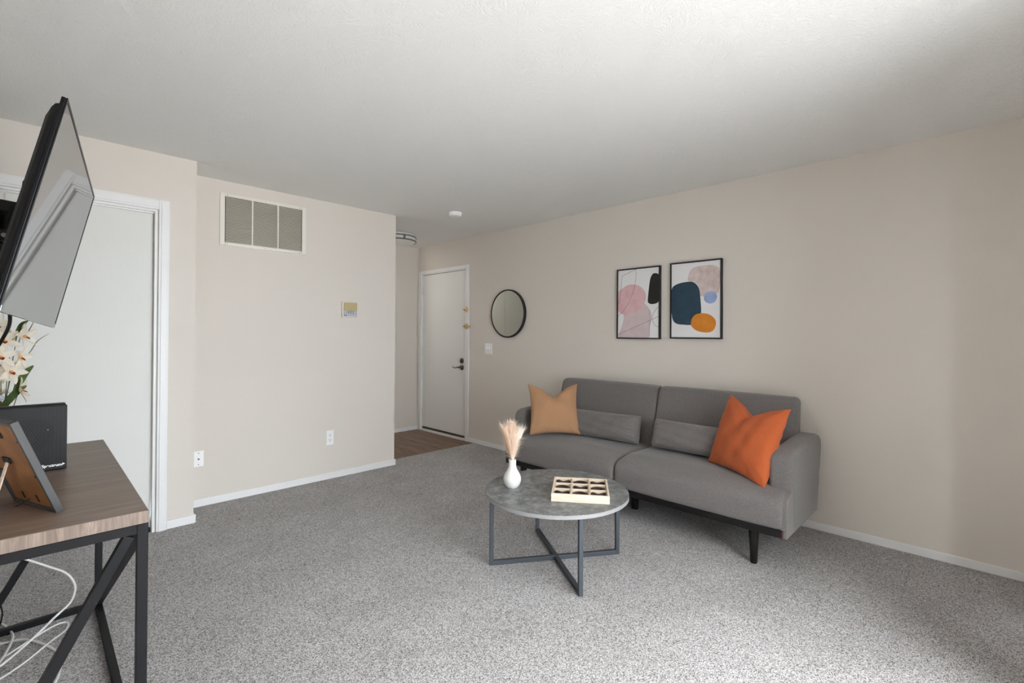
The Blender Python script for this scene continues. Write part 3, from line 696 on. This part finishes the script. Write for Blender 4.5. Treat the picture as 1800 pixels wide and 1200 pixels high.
for y in ys: obj('brace', MB().bar((xs[1]-.030, y, zt-q-.004), (xs[0]+.002, y, q+.004), q*.98, q*.96, .001, up=(0, 1, 0)), M['metal_black'], cn)
for x in xs: obj('brace', MB().bar((x, ys[0]+.022, zt-q-.004), (x, ys[1]-.022, q+.004), q*.98, q*.96, .001, up=(1, 0, 0)), M['metal_black'], cn)

# router
RY = 2.424
rt = thing('router', 'charcoal upright router box with a white word on its face on the console', 'router', (-.025, RY+.04, CZ0))
rx0, rx1, rz1 = -.140, .091, CZ0+.236
obj('shell', MB().bx(rx0, rx1, RY, RY+.020, CZ0+.001, rz1, .003), M['router'], rt)
obj('rear_shell', MB().bx(rx0+.002, rx1-.003, RY+.020, RY+.065, CZ0+.001, rz1+.004, .004), M['black'], rt)
pf = MB(); px, pz, k = .0085, .0078, 0
for r in range(15):
    for c in range(16):
        x = -.075+c*px+(px/2 if r % 2 else 0); z = CZ0+.080+r*pz
        u = (x+.005)/.062; v = (z-(CZ0+.135))/.062
        if u*u+v*v > 1 or (u < .15 and v < -.1 and u > -.35 and v > -.5): continue
        pf.lathe([(.0022, 0), (.0022, -.0004)], (x, RY, z), 6, 'y')
obj('perforations', pf, M['dark'], rt)['kind'] = 'stuff'
obj('status_light', MB().lathe([(.0012, 0), (.0012, -.0006)], (.040, RY, CZ0+.150), 10, 'y'), M['silver'], rt, label='small white status dot')
def text_mesh(s, size, mat, name, parent, loc, rot):
    cu = bpy.data.curves.new(name, 'FONT'); cu.body = s; cu.size = size; cu.extrude = .0002; cu.align_x = 'RIGHT'; cu.offset = .0004
    tmp = bpy.data.objects.new('tmp', cu); COL.objects.link(tmp); bpy.context.view_layer.update()
    me = bpy.data.meshes.new_from_object(tmp.evaluated_get(bpy.context.evaluated_depsgraph_get())); bpy.data.objects.remove(tmp)
    me.name = name; me.materials.clear(); me.materials.append(mat)
    me.transform(Matrix.Translation(loc) @ rot.to_4x4()); me.transform(chain(parent).inverted())
    o = bpy.data.objects.new(name, me); COL.objects.link(o); o.parent = parent; return o
text_mesh('Spectrum', .0140, M['white'], 'lettering', rt, Vector((.0785, RY-.0006, CZ0+.014)), Matrix.Rotation(PI/2, 3, 'X'))
ar = MB(); ar.prism([(.0790, RY-.0004, CZ0+.0155), (.0790, RY-.0004, CZ0+.0245), (.0865, RY-.0004, CZ0+.020)], (0, -.0004, 0)); obj('arrow_mark', ar, M['white'], rt, label='white arrowhead mark')

# picture frame seen from behind
FA, FB = Vector((-.021, 2.072, CZ0)), Vector((.066, 1.852, CZ0))
b_ = (FB-FA).normalized(); fn = Vector((-b_.y, b_.x, 0)); ti = math.radians(20.5)
fu = Vector((0, 0, math.cos(ti)))-fn*math.sin(ti); fnn = fn*math.cos(ti)+Vector((0, 0, 1))*math.sin(ti)
FW, FH, FD = (FB-FA).length, .285, .018
pfm = thing('photo_frame', 'charcoal photo frame seen from its brown back, leaning on its easel leg on the console', 'photo frame', (FA+FB)/2)
Rf = Matrix((b_, -fnn, fu)).transposed()        # local x along the base, y out of the back, z up the frame
def fb(mb, x0, x1, y0, y1, z0, z1, bev=.001):
    c = FA+b_*((x0+x1)/2)-fnn*((y0+y1)/2)+fu*((z0+z1)/2); return mb.box(c+Vector((0, 0, .004)), (x1-x0, y1-y0, z1-z0), Rf, bev, 1)
f = MB(); e = .010
fb(f, 0, e, 0, FD, 0, FH); fb(f, FW-e, FW, 0, FD, 0, FH); fb(f, e, FW-e, 0, FD, 0, e); fb(f, e, FW-e, 0, FD, FH-e, FH)
obj('frame', f, M['frame_grey'], pfm)
obj('backing_board', fb(MB(), e, FW-e, .006, .0125, e, FH-e), M['mdf'], pfm, label='brown fibreboard back')
obj('front_glass', fb(MB(), e, FW-e, .002, .0055, e, FH-e), M['paper'], pfm)
for x, z, w_, h_ in ((FW-.032, .11, .024, .008), (FW-.09, .022, .008, .024), (.008, .11, .024, .008), (.07, .022, .008, .024), (FW-.032, .22, .024, .008)):
    obj('turn_clip', fb(MB(), x, x+w_, .0125, .0145, z, z+h_), M['blackm'], pfm)
obj('hanger', fb(MB(), FW/2-.02, FW/2+.02, .0125, .016, FH-.055, FH-.035), M['blackm'], pfm)
hz = .155; top = FA+b_*FW*.40-fnn*.014+fu*hz; foot = FA+b_*FW*.40-fn*(.10)+Vector((0, 0, .004))
dl = (foot-top).normalized(); wd = b_
obj('easel_leg', MB().box((top+foot)/2, (.014, .003, (foot-top).length), Matrix((wd, wd.cross(dl)*-1, -dl)).transposed(), .0008, 1), M['pine'], pfm, label='pale easel leg')
obj('easel_hinge', fb(MB(), FW*.40-.02, FW*.40+.02, .0125, .018, hz-.008, hz+.010), M['blackm'], pfm)
cc = MB(); cc.tube(catmull([FA+b_*.10-fnn*.015+Vector((0, 0, .03)), FA+b_*.06-fnn*.05+Vector((0, 0, .012)), FA+b_*.03-fnn*.10+Vector((0, 0, .003)), FA-b_*.03-fn*.17+Vector((0, 0, .004))], 6), .0018, 8)
obj('easel_cord', cc, M['blackm'], pfm, True)

# ------------------------------------------------------------------ orchids
OB = Vector((-.085, 2.72, CZ0))
oa = thing('orchid_arrangement', 'artificial cream orchids with green leaves behind the router', 'flowers', OB+Vector((0, 0, .10)))
pt = thing('flower_pot', 'grey pot holding the orchids on the console', 'pot', OB)
obj('body', MB().lathe([(.045, 0), (.05, .004), (.065, .10), (.068, .118), (.060, .118), (.056, .09), (.01, .088)], OB, 32), M['pot'], pt, True)
rnd = random.Random(9)
def petal_mesh(c, fwd, up, L, W, cup):
    mb = MB(); sidev = fwd.cross(up).normalized(); rows = []
    for i in range(7):
        t = i/6; wv = W*math.sin(PI*min(1, .12+t*.88))**.7*(1-.15*t) if t < 1 else .0006; row = []
        for j in range(-2, 3):
            s_ = j/2; row.append(c+up*(L*t)+sidev*(wv*s_*.5)+fwd*(cup*math.sin(t*PI*.6)*L-.10*L*(1-s_*s_)*math.sin(PI*t)))
        rows.append(row)
    vs_ = [[mb.bm.verts.new(p) for p in r] for r in rows]
    for i in range(6):
        for j in range(4): mb.bm.faces.new((vs_[i][j], vs_[i][j+1], vs_[i+1][j+1], vs_[i+1][j]))
    bmesh.ops.solidify(mb.bm, geom=list(mb.bm.faces), thickness=.0008); return mb
def blossom(c, az, el, size, roll=0):
    c = Vector(c); fwd = Vector((math.cos(az)*math.cos(el), math.sin(az)*math.cos(el), math.sin(el))); z = Vector((0, 0, 1))
    sidev = fwd.cross(z).normalized(); up = sidev.cross(fwd)
    ct_ = MB(); ct_.lathe([(.0005, -.004), (.004, 0), (.005, .006), (.0025, .011), (.0005, .012)], (0, 0, 0), 10)
    bmesh.ops.transform(ct_.bm, matrix=Matrix.Translation(c) @ Matrix((sidev, up, fwd)).transposed().to_4x4(), verts=ct_.bm.verts)
    bl = obj('blossom', ct_, M['lip2'], oa, True)
    for k in range(5):
        a = roll+2*PI*k/5; d = up*math.cos(a)+sidev*math.sin(a)
        obj('petal', petal_mesh(c+d*.003, fwd, d, size*(1 if k else .95), size*.50, .32), M['petal'], bl, True)
    d = -up*.8+fwd*.6; d.normalize()
    obj('lip', petal_mesh(c+fwd*.004, (fwd*.8+up*.6).normalized(), d, size*.42, size*.36, .3), M['lip'], bl, True, label='rust coloured lip')
cam_az = -PI/2+.1
for (x, y, z, az, el, sz, rl) in [(-.028, 2.68, 1.263, -.7, .1, .050, .2), (-.078, 2.66, 1.246, -1.5, .1, .048, .5), (-.100, 2.69, 1.300, -1.2, .35, .046, 2.7), (-.040, 2.68, 1.183, -.5, -.1, .050, 1.0), (-.088, 2.65, 1.185, -1.3, .1, .050, .1), (-.062, 2.66, 1.128, -1.0, 0, .048, .8), (-.105, 2.66, 1.118, -1.4, .1, .050, 1.7), (-.038, 2.69, 1.052, -.2, .15, .056, .35), (-.110, 2.70, 1.06, -1.0, .2, .046, .5)]:
    blossom((x, y, z), az, el, sz, rl)
def stem(pts, r=.002, mat='stem', name='stem'): obj(name, MB().tube(catmull(pts, 6), r, 6, r*.6), M[mat], oa, True)
for dx, dy, z1 in ((.04, -.02, .50), (-.005, -.05, .46), (.02, -.05, .41), (-.02, -.03, .39), (.05, -.02, .29), (-.02, .0, .56)):
    stem([OB+Vector((0, 0, .09)), OB+Vector((dx*.3, dy*.3, z1*.5)), OB+Vector((dx, dy, z1))])
def leaf(pts, W, mat='leaf', name='leaf', facing=Vector((.6, -.75, .1))):
    ax = catmull(pts, 6); mb = MB(); prev = None; n_ = len(ax)
    for i, p in enumerate(ax):
        t = i/(n_-1); d = (ax[min(i+1, n_-1)]-ax[max(i-1, 0)]).normalized(); s_ = d.cross(facing).normalized(); wv = W*.5*max(.03, math.sin(PI*(.08+.90*t))**.8)
        row = [mb.bm.verts.new(p+s_*wv), mb.bm.verts.new(p+facing*(-.12*wv)), mb.bm.verts.new(p-s_*wv)]
        if prev:
            for j in range(2): mb.bm.faces.new((prev[j], prev[j+1], row[j+1], row[j]))
        prev = row
    bmesh.ops.solidify(mb.bm, geom=list(mb.bm.faces), thickness=.0009)
    obj(name, mb, M[mat], oa, True)
leaf([(-.055, 2.72, 1.02), (-.040, 2.70, 1.075), (-.022, 2.69, 1.118), (.000, 2.68, 1.148)], .030)
leaf([(-.10, 2.72, .95), (-.075, 2.70, 1.0), (-.045, 2.69, 1.045), (-.018, 2.68, 1.07)], .030)
leaf([(-.105, 2.72, .93), (-.085, 2.70, .98), (-.060, 2.69, 1.03), (-.048, 2.68, 1.06)], .028)
leaf([(-.115, 2.72, .93), (-.110, 2.70, 1.0), (-.100, 2.69, 1.06)], .024)
leaf([(-.08, 2.72, 1.22), (-.05, 2.70, 1.27), (-.035, 2.69, 1.31), (-.015, 2.68, 1.325)], .016)
for pts in ([(-.055, 2.72, 1.12), (-.01, 2.70, 1.20), (.012, 2.69, 1.245), (.045, 2.68, 1.275)], [(-.06, 2.72, 1.22), (-.04, 2.70, 1.28), (-.015, 2.68, 1.325)], [(-.03, 2.72, 1.25), (-.012, 2.70, 1.29), (.004, 2.69, 1.335)], [(-.09, 2.72, .9), (-.07, 2.70, 1.05), (-.05, 2.69, 1.17)], [(-.11, 2.72, .9), (-.10, 2.70, 1.0), (-.075, 2.69, 1.06)], [(-.045, 2.70, 1.22), (-.036, 2.69, 1.265)]):
    leaf(pts, .004, 'blade', 'grass_blade')
obj('bud', MB().lathe([(.0008, -.012), (.009, -.008), (.012, 0), (.009, .008), (.0008, .012)], (-.088, 2.66, 1.028), 14), M['silver'], oa, True, label='round silvery bead')

# ------------------------------------------------------------------ television and its wall mount
TW, THh = 1.060, .609
tc = Vector((.0629, 2.332, 1.614)); yw, tl, rl = .128, .206, -.035
a_ = Vector((math.sin(yw), math.cos(yw), 0)); n_ = Vector((math.cos(yw), -math.sin(yw), 0)); z_ = Vector((0, 0, 1))
u_ = z_*math.cos(tl)+n_*math.sin(tl); nn_ = n_*math.cos(tl)-z_*math.sin(tl)
a2, u2 = a_*math.cos(rl)+u_*math.sin(rl), u_*math.cos(rl)-a_*math.sin(rl)
tv = bpy.data.objects.new('television', None); COL.objects.link(tv); tag(tv, 'black flat television tilted down on the left wall above the console', 'television')
RM = Matrix((a2, -nn_, u2)).transposed(); tv.location = tc-u2*THh/2-nn_*.02; tv.rotation_euler = RM.to_euler()
def tp_(x, d, z): return tc+a2*x-nn_*d+u2*z       # d = depth behind the front face
def tbox(mb, x0, x1, d0, d1, z0, z1, bev=.001, seg=2): return mb.box(tp_((x0+x1)/2, (d0+d1)/2, (z0+z1)/2), (x1-x0, d1-d0, z1-z0), RM, bev, seg)
hw, hh = TW/2, THh/2
f = MB(); tbox(f, -hw, hw, .004, .014, -hh, hh, .002)
obj('housing', f, M['bezel'], tv)
f = MB(); e = .009
tbox(f, -hw, -hw+e, 0, .004, -hh, hh); tbox(f, hw-e, hw, 0, .004, -hh, hh); tbox(f, -hw+e, hw-e, 0, .004, hh-e, hh)
obj('bezel', f, M['bezel'], tv)
obj('lower_bezel', tbox(MB(), -hw+e, hw-e, -.001, .004, -hh, -hh+.017), M['screen'], tv)
obj('screen', tbox(MB(), -hw+e, hw-e, .0015, .004, -hh+.017, hh-e, 0), M['screen'], tv)
bk = MB(); pr = [(-hw+.012, .030), (-hw+.022, .060), (hw-.022, .060), (hw-.012, .030)]
rr = []
for d, ix, zt_, zb in ((.014, .006, .020, .012), (.022, .007, .024, .014), (.028, .012, .035, .02), (.037, .03, .06, .05)):
    rr.append([tp_(-hw+ix, d, -hh+zb), tp_(hw-ix, d, -hh+zb), tp_(hw-ix, d, hh-zt_), tp_(-hw+ix, d, hh-zt_)])
bk.rings(rr); obj('back_cover', bk, M['black'], tv)

mt = thing('television_bracket', 'black steel swing-arm bracket between the television and the left wall', 'bracket', (XL, 2.30, 1.60))
for x in (-.10, .18):
    r_ = MB(); tbox(r_, x-.014, x+.014, .0315, .050, -.24, .20, .002)
    rail = obj('vertical_rail', r_, M['black'], mt)
    hk = MB(); pts = [(.049, .168), (.085, .172), (.103, .160), (.111, .135), (.108, .112), (.096, .096), (.075, .092), (.049, .096)]
    hk.prism([tp_(x-.012, d, z) for d, z in pts], a2*.024); obj('hook', hk, M['black'], rail)
hd = MB(); tbox(hd, -.16, .24, .051, .075, .02, .050, .002); tbox(hd, -.16, .24, .051, .075, -.10, -.070, .002); tbox(hd, -.02, .10, .0515, .102, -.14, .08, .002)
obj('head_plate', hd, M['black'], mt)
pv = tp_(.04, .135, -.03)
j = MB(); j.cyl(pv-Vector((0, 0, .09)), pv+Vector((0, 0, .09)), .024, n=20); tbox(j, .01, .07, .103, .130, -.09, .03, .002); obj('pivot', j, M['black'], mt, True)
obj('wall_plate', MB().bx(XL, XL+.012, 2.20, 2.42, 1.38, 1.80, .002), M['black'], mt)
for z0_ in (-.06, .05):
    obj('arm', MB().bar(pv+Vector((0, 0, z0_)), (XL+.01, 2.31, pv.z+z0_), .035, .035, .004), M['black'], mt)
arm2 = MB(); arm2.bar(tp_(-.13, .058, .045), tp_(-.13, .215, .030), .026, .034, .003); arm2.bar(tp_(-.13, .103, .045), tp_(-.13, .100, -.050), .026, .026, .003); obj('tilt_arm', arm2, M['black'], mt)
kb = obj('tilt_joint', MB().cyl(tp_(-.146, .106, -.056), tp_(-.114, .106, -.056), .019, n=18), M['black'], mt, True)
obj('bolt', MB().cyl(tp_(-.150, .106, -.056), tp_(-.146, .106, -.056), .0065, n=14), M['nickel'], kb, True, label='steel bolt head')
obj('tilt_knob', MB().cyl(tp_(-.150, .125, -.105), tp_(-.118, .125, -.105), .026, n=16), M['black'], mt, True)

# ------------------------------------------------------------------ cables
def cable(name, label, pts, r, mat): return tag(obj(name, MB().tube(catmull(pts, 7), r, 8), M[mat], None, True), label, 'cable')
tl_ = tp_(-.15, .045, -hh+.03)
cable('black_cable', 'thick black cable hanging below the television into the orchids', [tl_, tl_+Vector((.0, .02, -.06)), tl_+Vector((-.03, .05, -.14)), tl_+Vector((-.07, .08, -.24)), tl_+Vector((-.09, .08, -.45))], .0048, 'black')
cable('white_cable', 'white cable arching down from the console\'s far brace to the carpet', [(-.045, 2.91, .335), (-.019, 2.90, .317), (.054, 2.90, .260), (.099, 2.89, .227), (.124, 2.88, .198), (.139, 2.87, .160), (.138, 2.86, .130), (.121, 2.84, .098), (.072, 2.80, .072), (.028, 2.74, .058), (-.05, 2.66, .030), (-.16, 2.56, .006)], .0045, 'cable')
cable('white_cable', 'white cable making the widest flat loop on the carpet under the console', [(-.15, 2.90, .005), (-.085, 2.86, .006), (-.02, 2.83, .008), (.035, 2.74, .008), (.077, 2.63, .006), (.085, 2.54, .005), (.07, 2.42, .005), (.03, 2.33, .005), (-.05, 2.30, .005)], .0045, 'cable')
cable('white_cable', 'white cable in a narrow hairpin loop on the carpet under the console', [(-.16, 2.70, .010), (-.08, 2.715, .012), (.0, 2.79, .014), (.075, 2.86, .012), (.115, 2.868, .006), (.108, 2.80, .005), (.06, 2.72, .014), (-.01, 2.63, .010), (-.076, 2.575, .005), (-.15, 2.54, .005)], .0036, 'cable')
cable('white_cable', 'white cable curling tight against the console\'s left edge of view', [(-.15, 3.04, .005), (-.095, 3.06, .005), (-.066, 2.98, .005), (-.050, 2.87, .016), (-.062, 2.76, .018), (-.09, 2.67, .010), (-.15, 2.60, .005)], .0045, 'cable')
cable('black_cable', 'thin black cable looping beside the far brace under the console', [(-.16, 2.86, .22), (-.10, 2.85, .19), (-.082, 2.84, .155), (-.082, 2.84, .115), (-.095, 2.84, .075), (-.15, 2.84, .03)], .0028, 'black')
